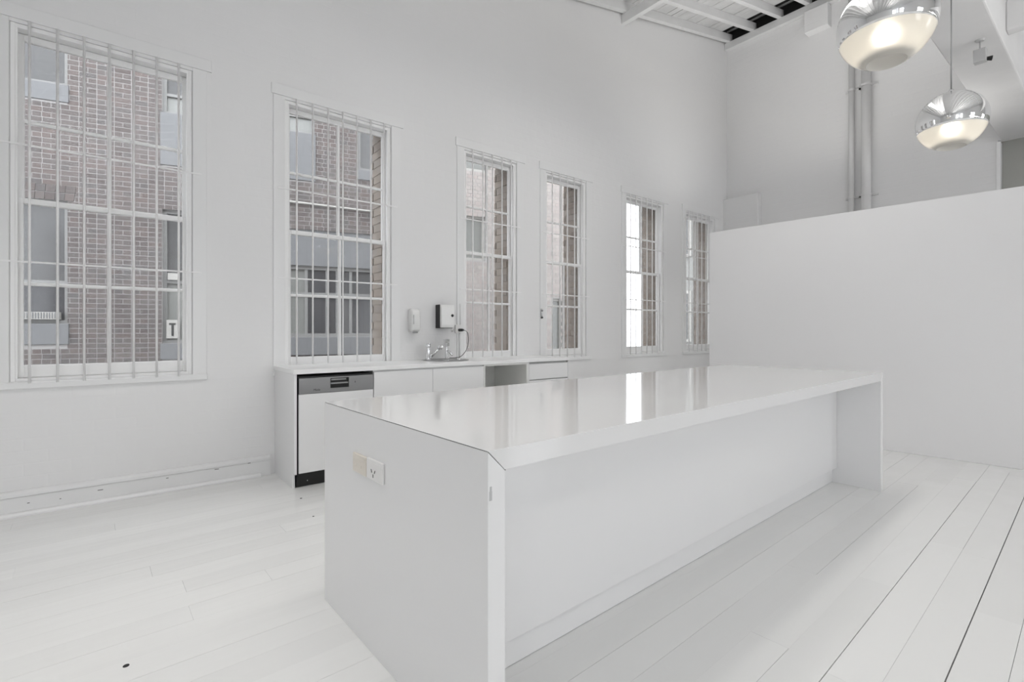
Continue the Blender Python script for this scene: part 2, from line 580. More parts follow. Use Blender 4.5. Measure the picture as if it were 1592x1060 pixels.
# ceiling: sarking boards over rafters that climb towards the back wall
ceiling = empty('ceiling', (0, 0, 4.5), kind='structure')
SL = 0.2154
RH = 0.13
SARK_END = XB - 0.36
x = REAR_X - 0.2
bw = 0.138
while x < SARK_END:
    x1 = min(x + bw - 0.003 - random.random() * 0.003, SARK_END)
    j = random.uniform(-.004, .004)
    z0, z1 = roofz(x) + RH + j, roofz(x1) + RH + j
    ycut = random.uniform(-3.5, 3.8)
    for (a, b) in ((RIGHT_Y - .25, ycut - .002), (ycut + .002, YW)) if x > 4.5 else ((RIGHT_Y - .25, YW),):
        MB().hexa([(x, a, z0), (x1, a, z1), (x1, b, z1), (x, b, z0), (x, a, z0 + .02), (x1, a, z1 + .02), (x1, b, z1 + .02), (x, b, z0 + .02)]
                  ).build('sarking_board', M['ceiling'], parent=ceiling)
    x += bw
ry = [4.545, 4.115, 3.665, 3.235] + [3.235 - 0.44 * k for k in range(1, 21)]
for y in ry:
    a, b = REAR_X - .2, XB
    h = 0.035
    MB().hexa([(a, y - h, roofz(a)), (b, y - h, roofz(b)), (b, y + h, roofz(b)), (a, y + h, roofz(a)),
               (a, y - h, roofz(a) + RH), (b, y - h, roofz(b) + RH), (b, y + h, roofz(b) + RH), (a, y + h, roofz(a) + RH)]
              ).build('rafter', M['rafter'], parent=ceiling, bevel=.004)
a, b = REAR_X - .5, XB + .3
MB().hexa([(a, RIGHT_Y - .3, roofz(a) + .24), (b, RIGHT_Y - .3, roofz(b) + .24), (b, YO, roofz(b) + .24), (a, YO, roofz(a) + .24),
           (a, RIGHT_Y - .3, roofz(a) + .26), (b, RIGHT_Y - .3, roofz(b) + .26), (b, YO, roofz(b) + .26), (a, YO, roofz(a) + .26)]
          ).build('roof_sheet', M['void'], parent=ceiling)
MB().box(XB - .012, XB - .001, RIGHT_Y, YW - .005, 6.43, 6.62).build('eaves_shade_board', M['void'], parent=ceiling)  # added black board that paints the gap's shade over the back wall
MB().box(5.71, 5.785, RIGHT_Y, YW, 5.655, roofz(5.75)).build('tie_beam', M['rafter'], parent=ceiling, bevel=.004)
MB().box(XB - 0.09, XB, RIGHT_Y, YW - .005, 6.286, roofz(XB - .09)).build('wall_plate', M['rafter'], parent=ceiling, bevel=.003)

# concrete beam over the lamps with a short cross beam
beam = MB().box(1.6, XB, 0.67, 1.035, 3.6, 4.42).build('trim_4', M['beam'], kind='structure', bevel=.012)
MB().box(5.82, 5.94, RIGHT_Y, 0.67, 3.735, 3.985).build('trim_5', M['beam'], kind='structure', bevel=.01)

# floor boards
floor = empty('floor', (0, 0, 0), radians(1.8), kind='structure')
fa = radians(1.8)


def fl(xw, yw):    # world -> floor frame
    return (xw * cos(fa) + yw * sin(fa), -xw * sin(fa) + yw * cos(fa))


SEAM = fl(3.027, .719)[1]
BW = 0.1425
gaps = [0.0002] * 8 + [0.0007] * 6 + [0.0014] * 3
k0 = int((-5.4 - SEAM) / BW)
k1 = int((4.66 - SEAM) / BW) + 1
dark_rows = {0: 0.003, -2: 0.0042, 4: .0016, -3: .0015}
for k in range(k0, k1):
    y0 = SEAM + k * BW
    if y0 + BW > 4.85: continue
    near = y0 > -1.4
    x = -5.0 - random.random() * 2
    x_end = 9.0
    first = True
    while x < x_end:
        L = random.uniform(1.6, 3.6) if near else 20
        if first and near: L = 3.0 + random.random() * 1.5
        first = False
        xe = min(x + L, x_end)
        g = random.choice(gaps)
        if k in dark_rows and 1.0 < (x + xe) / 2 < 6: g = dark_rows[k]
        e = 0.00025
        dz = random.uniform(-.0005, 0)
        xs_, ys_ = max(x + e, -4.8), y0 + g / 2
        MB().hexa([(xs_, y0 + g, -.022), (xe - e, y0 + g, -.022), (xe - e, y0 + BW, -.022), (xs_, y0 + BW, -.022),
                   (xs_, y0 + g, dz), (xe - e, y0 + g, dz), (xe - e, y0 + BW, dz), (xs_, y0 + BW, dz)]
                  ).build('floor_board', M['floor'], parent=floor, local=True)
        x = xe
MB().box(-5, 9, -5.9, 4.9, -.06, -.022).build('subfloor', M['joint'], parent=floor)
for (x, y, r) in ((0.03, 2.30, .010), (1.06, 3.80, .008), (1.02, 3.38, .006), (1.30, 3.05, .005)):
    MB().lathe([(0.0001, .0012), (r, .001), (r * 1.1, -.002)], (x, y, 0), 10).build('floor_hole', M['dark'], parent=floor)

# baseboard along the window wall with cap moulding and floor strip
bb = empty('baseboard_left', (-1, YW, 0), kind='structure')
MB().prism([(YW, 0), (YW, .125), (YW - .022, .125), (YW - .022, 0)], 'x', REAR_X, 1.035).build('baseboard_plank', M['trim'], parent=bb, bevel=.002)
MB().prism([(YW, .127), (YW, .165), (YW - .012, .165), (YW - .03, .148), (YW - .03, .127)], 'x', REAR_X, 1.035).build('cap_moulding', M['trim'], parent=bb, bevel=.002)
MB().prism([(YW - .023, 0), (YW - .023, .03), (YW - .045, .026), (YW - .055, .012), (YW - .055, 0)], 'x', REAR_X, 0.955).build('floor_strip', M['trim'], parent=bb)
for (x, z, w) in ((-.46, .075, .012), (-.30, .07, .008), (-.1, .088, .03), (.3, .10, .016), (.62, .11, .03), (.86, .12, .02)):
    MB().box(x, x + w, YW - .0228, YW - .021, z, z + .004).build('paint_chip', M['dark'], parent=bb)
MB().prism([(YW, 0), (YW, .12), (YW - .02, .12), (YW - .02, 0)], 'x', 4.06, XB).build('baseboard_back', M['trim'], kind='structure')


# ------------------------------------------------------------------ windows and their security bars
def make_window(i, x0, x1, z0, z1):
    w = empty('window_%d' % (i + 1), ((x0 + x1) / 2, YW, z0), kind='structure')
    T = M['trim']; SH = M['sash']
    # architrave: thin flat surround barely proud of the wall, with a deeper head board
    A = MB()
    A.box(x0 - .095, x0 - .002, YW - .010, YW + .001, z0 - .05, z1 + .02)
    A.box(x1 + .002, x1 + .095, YW - .010, YW + .001, z0 - .05, z1 + .02)
    A.build('architrave', T, parent=w, bevel=.002)
    MB().box(x0 - .11, x1 + .13, YW - .012, YW + .001, z1 + .022, z1 + .115).build('head_board', T, parent=w, bevel=.003)
    MB().box(x0 - .10, x1 + .10, YW - .022, YW + .05, z0 - .048, z0 - .004).build('sill', T, parent=w, bevel=.004)
    # box frame in the opening
    F = MB()
    F.box(x0 + .001, x0 + .026, YW + .012, YM, z0, z1)
    F.box(x1 - .026, x1 - .001, YW + .012, YM, z0, z1)
    F.box(x0 + .026, x1 - .026, YW + .012, YM, z1 - .028, z1 - .001)
    F.box(x0 + .026, x1 - .026, YW + .02, YM, z0, z0 + .02)
    F.box(x0 + .026, x0 + .038, YW + .012, YW + .034, z0 + .02, z1 - .028)
    F.box(x1 - .038, x1 - .026, YW + .012, YW + .034, z0 + .02, z1 - .028)
    F.build('window_frame', SH, parent=w, bevel=.002)
    gx0, gx1 = x0 + .062, x1 - .060
    mid = (gx0 + gx1) / 2
    zt = z1 - .078
    zb = z0 + .105
    zm0, zm1 = 2.083, 2.125            # meeting rails
    mu = 2.64 + (z1 - 3.25) * .4
    ml = 1.541
    for nm, ya, yb, za, zc, zh, rb, rt in (('upper_sash', YW + .085, YW + .115, zm0 + .004, z1 - .03, mu, .040, .048),
                                           ('lower_sash', YW + .045, YW + .077, z0 + .022, zm1 - .005, ml, .083, .038)):
        s = MB()
        s.box(x0 + .028, gx0, ya, yb, za, zc)
        s.box(gx1, x1 - .028, ya, yb, za, zc)
        s.box(gx0, gx1, ya, yb, za, za + rb)
        s.box(gx0, gx1, ya, yb, zc - rt, zc)
        s.box(mid - .013, mid + .013, ya, yb, za + rb, zc - rt)
        for (p, q) in ((gx0, mid - .013), (mid + .013, gx1)):
            s.box(p, q, ya + .002, yb - .002, zh - .012, zh + .012)
        so = s.build(nm, SH, parent=w, bevel=.005, seg=1)
        ym = (ya + yb) / 2
        for (p, q) in ((gx0, mid - .013), (mid + .013, gx1)):
            for (r, t) in ((za + rb, zh - .012), (zh + .012, zc - rt)):
                tilt = random.uniform(-.0015, .0015)
                MB().add([(p, ym + tilt, r), (q, ym - tilt, r), (q, ym - tilt * .5, t), (p, ym + tilt * .5, t)], [(0, 1, 2, 3)]
                         ).build('pane', M['glass'], parent=so)
    return w


CTOP = .925
BARS = [(-0.449, .1383, 7), (1.247, .1360, 7), (3.112, .1365, 5), (4.324, .1340, 5), (5.889, .1315, 6), (7.421, .1300, 6)]
WHICH = ['white security bars on the wide window above the bare baseboard',
         'white security bars on the window above the dishwasher',
         'white security bars on the narrow window behind the black cable',
         'white security bars on the narrow window at the far end of the worktop',
         'white security bars on the window with the brightest pale view outside',
         'white security bars on the last window, partly hidden by the partition']
for i, (x0, x1, z0, z1) in enumerate(WIN):
    make_window(i, x0, x1, z0, z1)
    g = empty('security_grille', ((x0 + x1) / 2, YW - .02, z0), label=WHICH[i], cat='window bars', group='security bars on the left wall')
    bx, sp, n = BARS[i]
    yb = YW - .022
    for k in range(n):
        x = bx + sp * k
        zlo = CTOP + .004 if 1.06 < x < 4.05 else z0 - .012
        MB().tube([(x, yb, zlo), (x, yb, z1 + .018)], .0075, 8).build('vertical_bar', M['grille'], parent=g, smooth=True)
    for z in (2.462, 1.684):
        MB().box(x0 - .06, x1 + .06, yb + .007, yb + .013, z - .006, z + .006).build('cross_bar', M['grille'], parent=g)
        for x in (x0 - .05, x1 + .05):
            MB().box(x - .01, x + .01, yb + .013, YW - .009, z - .01, z + .01).build('bracket', M['grille'], parent=g)

# ------------------------------------------------------------------ kitchen island
IA = radians(1.77)
isl = empty('kitchen_island', (.784, 1.086, 0), IA, label='long white gloss kitchen island with mitred waterfall ends on painted floor', cat='kitchen island')
IL, IW, IH, IT = 3.83, 1.222, .9, .06
g = .0018
MB().prism([(0, IH), (IT, IH - IT), (IL - IT, IH - IT), (IL, IH)], 'y', 0, IW).build('countertop', M['islandtop'], isl, local=True, bevel=.0012)
for nm, poly in (('end_panel', [(0, 0), (IT, 0), (IT, IH - IT - g), (0, IH - g * 1.6)]),
                 ('end_panel', [(IL - IT, 0), (IL, 0), (IL, IH - g * 1.6), (IL - IT, IH - IT - g)])):
    MB().prism(poly, 'y', 0, IW).build(nm, M['island'], isl, local=True, bevel=.001)
MB().prism([(.002, IH - .006), (IT - .001, IH - IT - .003), (IT + .004, IH - IT - .003), (IT + .004, IH - IT + .002), (.006, IH - .003)], 'y', .002, IW - .002
           ).build('mitre_joint', M['joint'], isl, local=True)
MB().box(IT + .001, IL - IT - .001, .292, .31, .12, IH - IT - .001).build('front_panel', M['island'], isl, local=True, bevel=.001)
MB().box(IT + .001, IL - IT - .001, .325, .34, .002, .125).build('kick_board', M['island'], isl, local=True)
nb = 6
dw = (IL - 2 * IT) / nb
for k in range(nb):
    MB().box(IT + k * dw + .002, IT + (k + 1) * dw - .002, IW - .03, IW - .01, .12, IH - IT - .004).build('door', M['island'], isl, local=True, bevel=.001)
MB().box(IT + .001, IL - IT - .001, IW - .08, IW - .065, .002, .12).build('rear_kick_board', M['island'], isl, local=True)
MB().box(IT + .001, IL - IT - .001, .311, IW - .032, .12, .135).build('carcass_base', M['island'], isl, local=True)
MB().box(.0045, .0135, -.0012, .0003, .765, .79).box(.0065, .0125, -.0012, .0003, .79, .803).build('edge_chip', M['greytint'], isl, local=True)


def power_point(parent, name, c, face, up_z, wx, wz, m, slots, label=None):
    """outlet plate on an island end: c = (y', z) centre; faces -x'"""
    y, z = c
    po = MB().box(-.011, -.0002, y - wx / 2, y + wx / 2, z - wz / 2, z + wz / 2).build(name, m, parent, local=True, bevel=.003, label=label)
    MB().box(-.0125, -.0105, y - wx / 2 + .008, y + wx / 2 - .008, z + wz * .18, z + wz * .36).build('switch', m, po, local=True, bevel=.001)
    for (dy, dz, rot) in slots:
        MB().hexa([(-.0122, y + dy - .0018 - rot, z + dz - .006), (-.0122, y + dy + .0018 - rot, z + dz - .006), (-.0105, y + dy + .0018 - rot, z + dz - .006), (-.0105, y + dy - .0018 - rot, z + dz - .006),
                   (-.0122, y + dy - .0018 + rot, z + dz + .006), (-.0122, y + dy + .0018 + rot, z + dz + .006), (-.0105, y + dy + .0018 + rot, z + dz + .006), (-.0105, y + dy - .0018 + rot, z + dz + .006)]
                  ).build('socket_slot', M['dark'] if m is M['plate'] else M['cream'], po, local=True)
    return po


power_point(isl, 'power_outlet', (.816, .700), 0, 0, .125, .074, M['cream'], [(.03, -.008, .002), (-.02, -.008, -.002)], label='cream outlet plate')
power_point(isl, 'power_outlet', (.680, .703), 0, 0, .135, .077, M['plate'], [(.022, -.004, .003), (-.006, -.004, -.003), (.008, -.021, 0)], label='white outlet plate with dark slots')

# ------------------------------------------------------------------ kitchen run under the windows
CF = 4.02          # front of the doors
CT = .925          # worktop top
MB().box(1.062, 4.045, 4.005, YW - .002, CT - .036, CT).build('kitchen_worktop', M['worktop'], bevel=.003, origin=(2.5, 4.3, CT - .036),
    label='long white laminate worktop running under the windows', cat='worktop')
ZT = CT - .037
endp = MB().prism([(CF, .116), (CF, ZT), (YW - .004, ZT), (YW - .004, 0), (CF + .055, 0), (CF + .055, .116)], 'x', 1.070, 1.090).build('cabinet_end_panel', M['cab'], bevel=.001, origin=(1.08, 4.3, 0),
    label='white end panel closing the kitchen run beside the dishwasher', cat='panel')
# dishwasher
dwz = empty('dishwasher', (1.405, CF, 0), label='built-in dishwasher with steel control strip, white door and black kickboard', cat='dishwasher')
x0, x1 = 1.104, 1.706
MB().box(x0, x1, CF + .02, YW - .03, .10, ZT - .02).build('body', M['black'], dwz)
MB().box(x0 + .001, x1 - .001, CF - .002, CF + .02, .120, .731).build('door', M['cab'], dwz, bevel=.0015)
ds = MB()
cx0, cx1, cz0, cz1 = 1.345, 1.495, .765, .845
ds.box(x0 + .001, cx0, CF - .004, CF + .02, .734, .855).box(cx1, x1 - .001, CF - .004, CF + .02, .734, .855)
ds.box(cx0, cx1, CF - .004, CF + .02, .734, cz0).box(cx0, cx1, CF - .004, CF + .02, cz1, .855)
ds = ds.build('control_strip', M['steel'], dwz, label='brushed steel control strip')
MB().box(cx0, cx1, CF + .012, CF + .019, cz0, cz1).build('handle_recess', M['black'], ds)
MB().box(cx0 + .004, cx1 - .002, CF - .003, CF + .012, .797, .809).build('grip_bar', M['steel'], ds, bevel=.002)
MB().box(cx0 + .01, cx1 - .02, CF + .004, CF + .012, .826, .838).build('display', M['greyplastic'], ds)
MB().box(1.545, 1.549, CF - .0048, CF - .0038, .797, .812).build('indicator_mark', M['black'], ds)
MB().box(x0, x1, CF + .058, CF + .075, .002, .115).build('kick_board', M['black'], dwz)
MB().lathe([(.0001, -.002), (.004, -.002), (.004, 0)], (1.185, CF + .058, .042), 10, 'y').build('screw', M['greytint'], dwz)
fc = bpy.data.curves.new('lettering', 'FONT')
fc.body = 'Miele'
fc.size = .024
fc.extrude = .0004
fo = bpy.data.objects.new('lettering_curve', fc)
COL.objects.link(fo)
me = bpy.data.meshes.new_from_object(fo.evaluated_get(bpy.context.evaluated_depsgraph_get()))
bpy.data.objects.remove(fo)
me.materials.clear()
me.materials.append(M['black'])
fo = bpy.data.objects.new('lettering', me)
COL.objects.link(fo)
fo.parent = ds
fo.matrix_local = FR[ds.name].inverted() @ (Matrix.Translation((1.213, CF - .0046, .752)) @ Matrix.Rotation(pi / 2, 4, 'X'))


def carcass(x0, x1, m, parent, back=True, z0=.116):
    t = .016
    b = MB()
    b.box(x0, x0 + t, CF + .021, YW - .006, z0, ZT - .001)
    b.box(x1 - t, x1, CF + .021, YW - .006, z0, ZT - .001)
    b.box(x0 + t, x1 - t, CF + .021, YW - .006, z0, z0 + t)
    b.box(x0 + t, x1 - t, YW - .022, YW - .006, z0 + t, ZT - .001)
    b.box(x0 + t, x1 - t, CF + .021, YW - .022, ZT - .018, ZT - .001)
    return b.build('carcass', m, parent)


sc = empty('sink_cabinet', (2.28, CF, 0), label='white two-door base cabinet under the sink taps', cat='cabinet')
carcass(1.711, 2.851, M['cab'], sc)
MB().box(1.712, 2.277, CF, CF + .019, .120, ZT - .013).build('door', M['cab'], sc, bevel=.0015)
MB().box(2.280, 2.850, CF, CF + .019, .120, ZT - .013).build('door', M['cab'], sc, bevel=.0015)
MB().box(1.711, 2.851, CF + .058, CF + .074, .002, .115).build('kick_board', M['cab'], sc)
nc = empty('open_shelf_cabinet', (3.13, CF, 0), label='open-fronted base cabinet with shadowed grey inside between doors and drawers', cat='cabinet')
t = .016
nb_ = MB()
nb_.box(2.853, 2.869, CF, YW - .006, .116, ZT - .001).box(3.407, 3.423, CF, YW - .006, .116, ZT - .001)
nb_.box(2.869, 3.407, CF, YW - .006, .116, .132).box(2.869, 3.407, CF, YW - .022, ZT - .018, ZT - .001).box(2.869, 3.407, YW - .022, YW - .006, .132, ZT - .018)
nb_.build('carcass', M['niche'], nc)
MB().box(2.869, 3.407, CF + .02, YW - .022, .46, .476).build('shelf', M['niche'], nc)
MB().box(3.4235, 3.4265, CF, CF + .02, .116, ZT - .001).build('edge_strip', M['cab'], nc)
MB().box(2.853, 3.423, CF + .058, CF + .074, .002, .115).build('kick_board', M['cab'], nc)
dc = empty('drawer_cabinet', (3.73, CF, 0), label='white drawer cabinet at the far end of the worktop', cat='cabinet')
MB().box(3.428, 3.444, CF + .001, YW - .006, .116, ZT - .001).box(4.022, 4.040, CF + .001, YW - .006, .002, ZT - .001).box(3.444, 4.022, YW - .022, YW - .006, .116, ZT - .001).box(3.444, 4.022, CF + .03, YW - .022, .116, .132).build('carcass', M['cab'], dc)
for z0_, z1_ in ((.700, ZT - .022), (.505, .690), (.310, .495), (.120, .300)):
    MB().box(3.446, 4.018, CF, CF + .019, z0_, z1_).build('drawer', M['cab'], dc, bevel=.0015)
MB().box(3.444, 4.02, CF + .024, CF + .028, .13, ZT - .004).build('finger_rail', M['greytint'], dc)
MB().box(3.428, 4.021, CF + .058, CF + .074, .002, .115).build('kick_board', M['cab'], dc)

# sink let into the worktop: flat oval rim with a shallow bowl
sk = empty('kitchen_sink', (2.64, 4.36, CT), label='round stainless steel sink set into the white worktop', cat='sink')
prof = [(.235, .0005), (.232, .005), (.215, .006), (.205, .003), (.195, .0025), (.19, .0022), (.05, .0018), (.0002, .0016)]
MB().lathe(prof, (2.63, 4.375, CT), 48).build('bowl_rim', M['steel'], sk, smooth=True)
MB().lathe([(.03, .004), (.03, .007), (.022, .008), (.0002, .0075)], (2.60, 4.30, CT), 20).build('drain', M['chrome'], sk, smooth=True)
MB().lathe([(.022, .004), (.022, .012), (.016, .014), (.0002, .014)], (2.76, 4.33, CT), 16).build('plug_cap', M['chrome'], sk, smooth=True)
# mixer tap
tp = empty('mixer_tap', (2.485, 4.48, CT), label='chrome mixer tap with slanted pull-out spout behind the sink', cat='tap')
MB().lathe([(.0002, .0), (.030, .0), (.030, .008), (.0225, .012), (.0225, .125), (.0002, .125)], (2.485, 4.48, CT + .005), 20).build('body', M['chrome'], tp, auto=True)
MB().lathe([(.0002, .126), (.024, .126), (.026, .14), (.022, .158), (.010, .164), (.0002, .164)], (2.485, 4.48, CT + .005), 20).build('lever_cap', M['chrome'], tp, smooth=True)
MB().tube([(2.485, 4.47, CT + .155), (2.465, 4.40, CT + .175)], [.008, .006], 8).build('lever', M['chrome'], tp, smooth=True)
MB().tube([(2.500, 4.47, CT + .030), (2.525, 4.44, CT + .065), (2.560, 4.395, CT + .120)], [.015, .0135, .013], 12).build('spout', M['chrome'], tp, smooth=True)
MB().tube([(2.554, 4.40, CT + .115), (2.568, 4.386, CT + .137), (2.580, 4.374, CT + .135), (2.588, 4.366, CT + .118)], [.015, .022, .024, .021], 14).build('spray_head', M['chrome'], tp, smooth=True)
# filter tap
ft = empty('filter_tap', (2.71, 4.48, CT), label='slim upright chrome filter tap with square top at right of sink', cat='tap')
MB().lathe([(.0002, 0), (.024, 0), (.024, .006), (.016, .010), (.016, .14), (.0002, .14)], (2.70, 4.48, CT + .005), 18).build('body', M['chrome'], ft, auto=True)
MB().box(2.676, 2.724, 4.455, 4.505, CT + .135, CT + .178).build('head', M['chrome'], ft, bevel=.006)
MB().box(2.676, 2.724, 4.455, 4.505, CT + .182, CT + .212).build('button_block', M['chrome'], ft, bevel=.004)
MB().tube([(2.705, 4.465, CT + .09), (2.712, 4.43, CT + .075), (2.722, 4.40, CT + .045)], [.012, .011, .009], 10).build('nozzle', M['chrome'], ft, smooth=True)

# soap dispenser
sd = empty('soap_dispenser', (2.38, YW, 1.2), label='rounded white soap dispenser on wall right of the second window', cat='dispenser')
MB().prism([(YW - .001, 1.215), (YW - .001, 1.452), (YW - .060, 1.452), (YW - .085, 1.425), (YW - .095, 1.33), (YW - .090, 1.245), (YW - .07, 1.212)][::-1], 'x', 2.328, 2.432).build('cover', M['dispenser'], sd, bevel=.022, seg=4, smooth=True)
MB().box(2.345, 2.349, YW - .097, YW - .09, 1.29, 1.385).build('level_window', M['greyplastic'], sd)
MB().box(2.355, 2.40, YW - .085, YW - .045, 1.201, 1.217).build('push_lever', M['greyplastic'], sd, bevel=.003)
# paper towel dispenser
pt = empty('towel_dispenser', (2.735, YW, 1.25), label='white paper towel dispenser with black side between soap dispenser and cable', cat='dispenser')
MB().box(2.650, 2.812, YW - .085, YW - .001, 1.252, 1.500).build('back_case', M['black'], pt, bevel=.003)
MB().prism([(YW - .0855, 1.256), (YW - .0855, 1.502), (YW - .108, 1.496), (YW - .122, 1.47), (YW - .122, 1.29), (YW - .112, 1.256)][::-1], 'x', 2.652, 2.816).build('cover', M['dispenser'], pt, bevel=.006)
MB().lathe([(.0002, -.006), (.013, -.006), (.016, 0)], (2.785, YW - .1225, 1.385), 16, 'y').build('lock', M['black'], pt)
MB().box(2.69, 2.79, YW - .115, YW - .05, 1.248, 1.2555).build('paper_slot', M['greyplastic'], pt)

# wall outlet with conduit, plug and cable
wo = empty('wall_outlet', (2.93, YW, 1.24), label='small white wall outlet with conduit beside the narrow window', cat='outlet')
MB().box(2.885, 2.957, YW - .03, YW - .001, 1.200, 1.290).build('plate', M['plate'], wo, bevel=.003)
MB().tube([(2.945, YW - .016, 1.201), (2.945, YW - .016, CT)], .010, 10).build('conduit', M['trim'], wo, smooth=True)
MB().tube([(2.952, YW - .012, 1.290), (2.952, YW - .012, 1.52)], .006, 8).build('upper_conduit', M['trim'], wo, smooth=True)
pc = empty('power_cable', (2.95, YW - .05, 1.22), label='black plug with thin dark cable looping down to the worktop', cat='cable')
MB().lathe([(.0002, -.075), (.012, -.075), (.016, -.05), (.017, -.001), (.0002, -.001)], (2.930, YW - .030, 1.232), 14, 'y').build('plug', M['black'], pc, smooth=False)
pts = [(2.93, YW - .10, 1.232), (2.965, YW - .125, 1.215), (2.985, YW - .12, 1.165), (2.988, YW - .12, 1.10), (2.962, YW - .12, 1.02), (2.90, YW - .12, .955), (2.83, YW - .125, .9395), (2.745, YW - .128, .9395)]


def smooth_path(P, n=6):
    P = [Vector(p) for p in P]
    out = []
    for i in range(len(P) - 1):
        a, b, c, d = P[max(i - 1, 0)], P[i], P[i + 1], P[min(i + 2, len(P) - 1)]
        for k in range(n):
            t = k / n
            out.append(.5 * ((2 * b) + (c - a) * t + (2 * a - 5 * b + 4 * c - d) * t * t + (3 * b - a - 3 * c + d) * t ** 3))
    return out + [P[-1]]


MB().tube(smooth_path(pts), .0035, 8).build('lead', M['black'], pc, smooth=True)
wh = empty('wall_hook', (2.85, YW, 1.25), label='tiny pale hook on wall below the towel dispenser', cat='hook')
MB().box(2.842, 2.858, YW - .006, YW - .001, 1.205, 1.30).build('back_plate', M['plate'], wh, bevel=.002)
MB().tube([(2.85, YW - .006, 1.225), (2.85, YW - .025, 1.215), (2.85, YW - .034, 1.235)], .005, 8).build('prong', M['plate'], wh, smooth=True)
wl = empty('wall_latch', (4.15, YW, 1.37), label='small metal latch on wall between the two narrow windows', cat='latch')
MB().box(4.130, 4.165, YW - .012, YW - .011, 1.372, 1.500).build('back_plate', M['greytint'], wl)
MB().tube([(4.15, YW - .012, 1.475), (4.15, YW - .035, 1.475)], .009, 10).build('stud', M['steel'], wl)
MB().tube([(4.148, YW - .016, 1.48), (4.14, YW - .03, 1.44), (4.152, YW - .022, 1.40)], .006, 8).build('catch_arm', M['chrome'], wl, smooth=True)
MB().lathe([(.0002, -.02), (.010, -.02), (.010, 0)], (4.150, YW - .012, 1.388), 10, 'y').build('knob', M['black'], wl)

# ------------------------------------------------------------------ pendant lamps
R = .2


def pendant(c, label):
    p = empty('pendant_lamp', (c[0], c[1], c[2] - R), label=label, cat='lamp', group='mirror globe pendants')
    cut = radians(109.5)
    prof = [(.012, R * .999)] + [(R * sin(a), R * cos(a)) for a in [radians(4) + (cut - radians(4)) * k / 28 for k in range(29)]]
    prof += [(R * sin(cut) - .003, R * cos(cut)), (R * sin(cut - .03) - .004, R * cos(cut - .03))]
    MB().lathe(prof, c, 72).build('mirror_shell', M['lampchrome'], p, smooth=True)
    hole = pi - math.asin(.080 / R)
    prof = [(R * .997 * sin(a), R * .997 * cos(a)) for a in [cut + (hole - cut) * k / 20 for k in range(21)]]
    df = MB().lathe(prof, c, 72).build('diffuser', M['diffuser'], p, smooth=True, label='lit opal glass diffuser')
    zh = R * .997 * cos(hole)
    MB().lathe([(.080, zh), (.0795, zh + .004), (.078, zh + .03), (.076, zh + .055), (.07, zh + .062), (.0002, zh + .064)], c, 48).build('recess', M['recess'], df, smooth=True)
    MB().lathe([(.0002, .03), (.022, .026), (.036, .0), (.026, -.024), (.0002, -.034)], (c[0], c[1], c[2] - .045), 20).build('bulb', M['bulb'], p, smooth=True)
    MB().lathe([(.0002, 0), (.018, 0), (.018, .012), (.008, .022), (.0002, .022)], (c[0], c[1], c[2] + R * .998), 20).build('cap', M['chrome'], p, auto=True)
    MB().tube([(c[0], c[1], c[2] + R + .02), (c[0], c[1], 3.585)], .0045, 8).build('cord', M['cord'], p, smooth=True)
    MB().lathe([(.0002, -.022), (.03, -.022), (.05, -.008), (.05, 0)], (c[0], c[1], 3.5995), 24).build('ceiling_rose', M['plate'], p, auto=True)


pendant((2.880, .740, 2.69), 'nearer chrome globe pendant whose top and cord are out of the picture')
pendant((4.564, .797, 2.69), 'chrome globe pendant hanging in full view above the partition')

# small sensor box under the beam
sb = empty('sensor_box', (5.52, .785, 3.6), label='small square grey sensor box hanging under the concrete beam', cat='sensor')
MB().box(5.48, 5.55, .745, .822, 3.412, 3.516).build('housing', M['greytint'], sb, bevel=.004)
MB().tube([(5.52, .785, 3.51), (5.52, .785, 3.5995)], .005, 8).build('stem', M['greytint'], sb, smooth=True)
MB().lathe([(.0002, -.012), (.026, -.012), (.034, 0)], (5.52, .785, 3.5995), 16).build('mount', M['greytint'], sb)
MB().tube([(5.53, .746, 3.435), (5.54, .715, 3.43)], [.014, .02], 10).build('lens', M['black'], sb)

# pipes on the back wall
for nm, y, r, lab in (('conduit_pipe', 2.645, .038, 'thinner vertical pipe on back wall, nearer the windows'), ('drain_pipe', 2.452, .060, 'thicker vertical pipe on back wall, nearer the pendants')):
    p = empty(nm, (XB - r, y, 0), label=lab, cat='pipe')
    MB().tube([(XB - r - .02, y, .0), (XB - r - .02, y, 6.285)], r, 20).build('pipe', M['beam'], p, smooth=True)
    for z in (4.83, 3.22):
        MB().lathe([(r + .002, -.015), (r + .008, -.015), (r + .008, .015), (r + .002, .015)], (XB - r - .02, y, z), 20).build('collar', M['beam'], p)
        MB().box(XB - .022, XB - .001, y - r - .07, y + r + .05, z - .012, z + .012).build('bracket', M['beam'], p)

# ------------------------------------------------------------------ outside: lane and the buildings across it
MB().box(-9, 22, YO, 24, -.62, -.5).build('ground', M['lane'], kind='structure')
UA = atan2(-.2517, .9678)
bl = empty('brick_building', (-.66, 11.02, -.5), UA, label='brown-grey brick building with sash windows across the lane', cat='building')
FR_B = FR[bl.name]


def fb(mb, name, m, parent=bl, **kw):
    return mb.build(name, m, parent, local=True, **kw)


Z0 = .5          # local z = world z + .5
UEND = 6.45
TOP = 8.4 + Z0
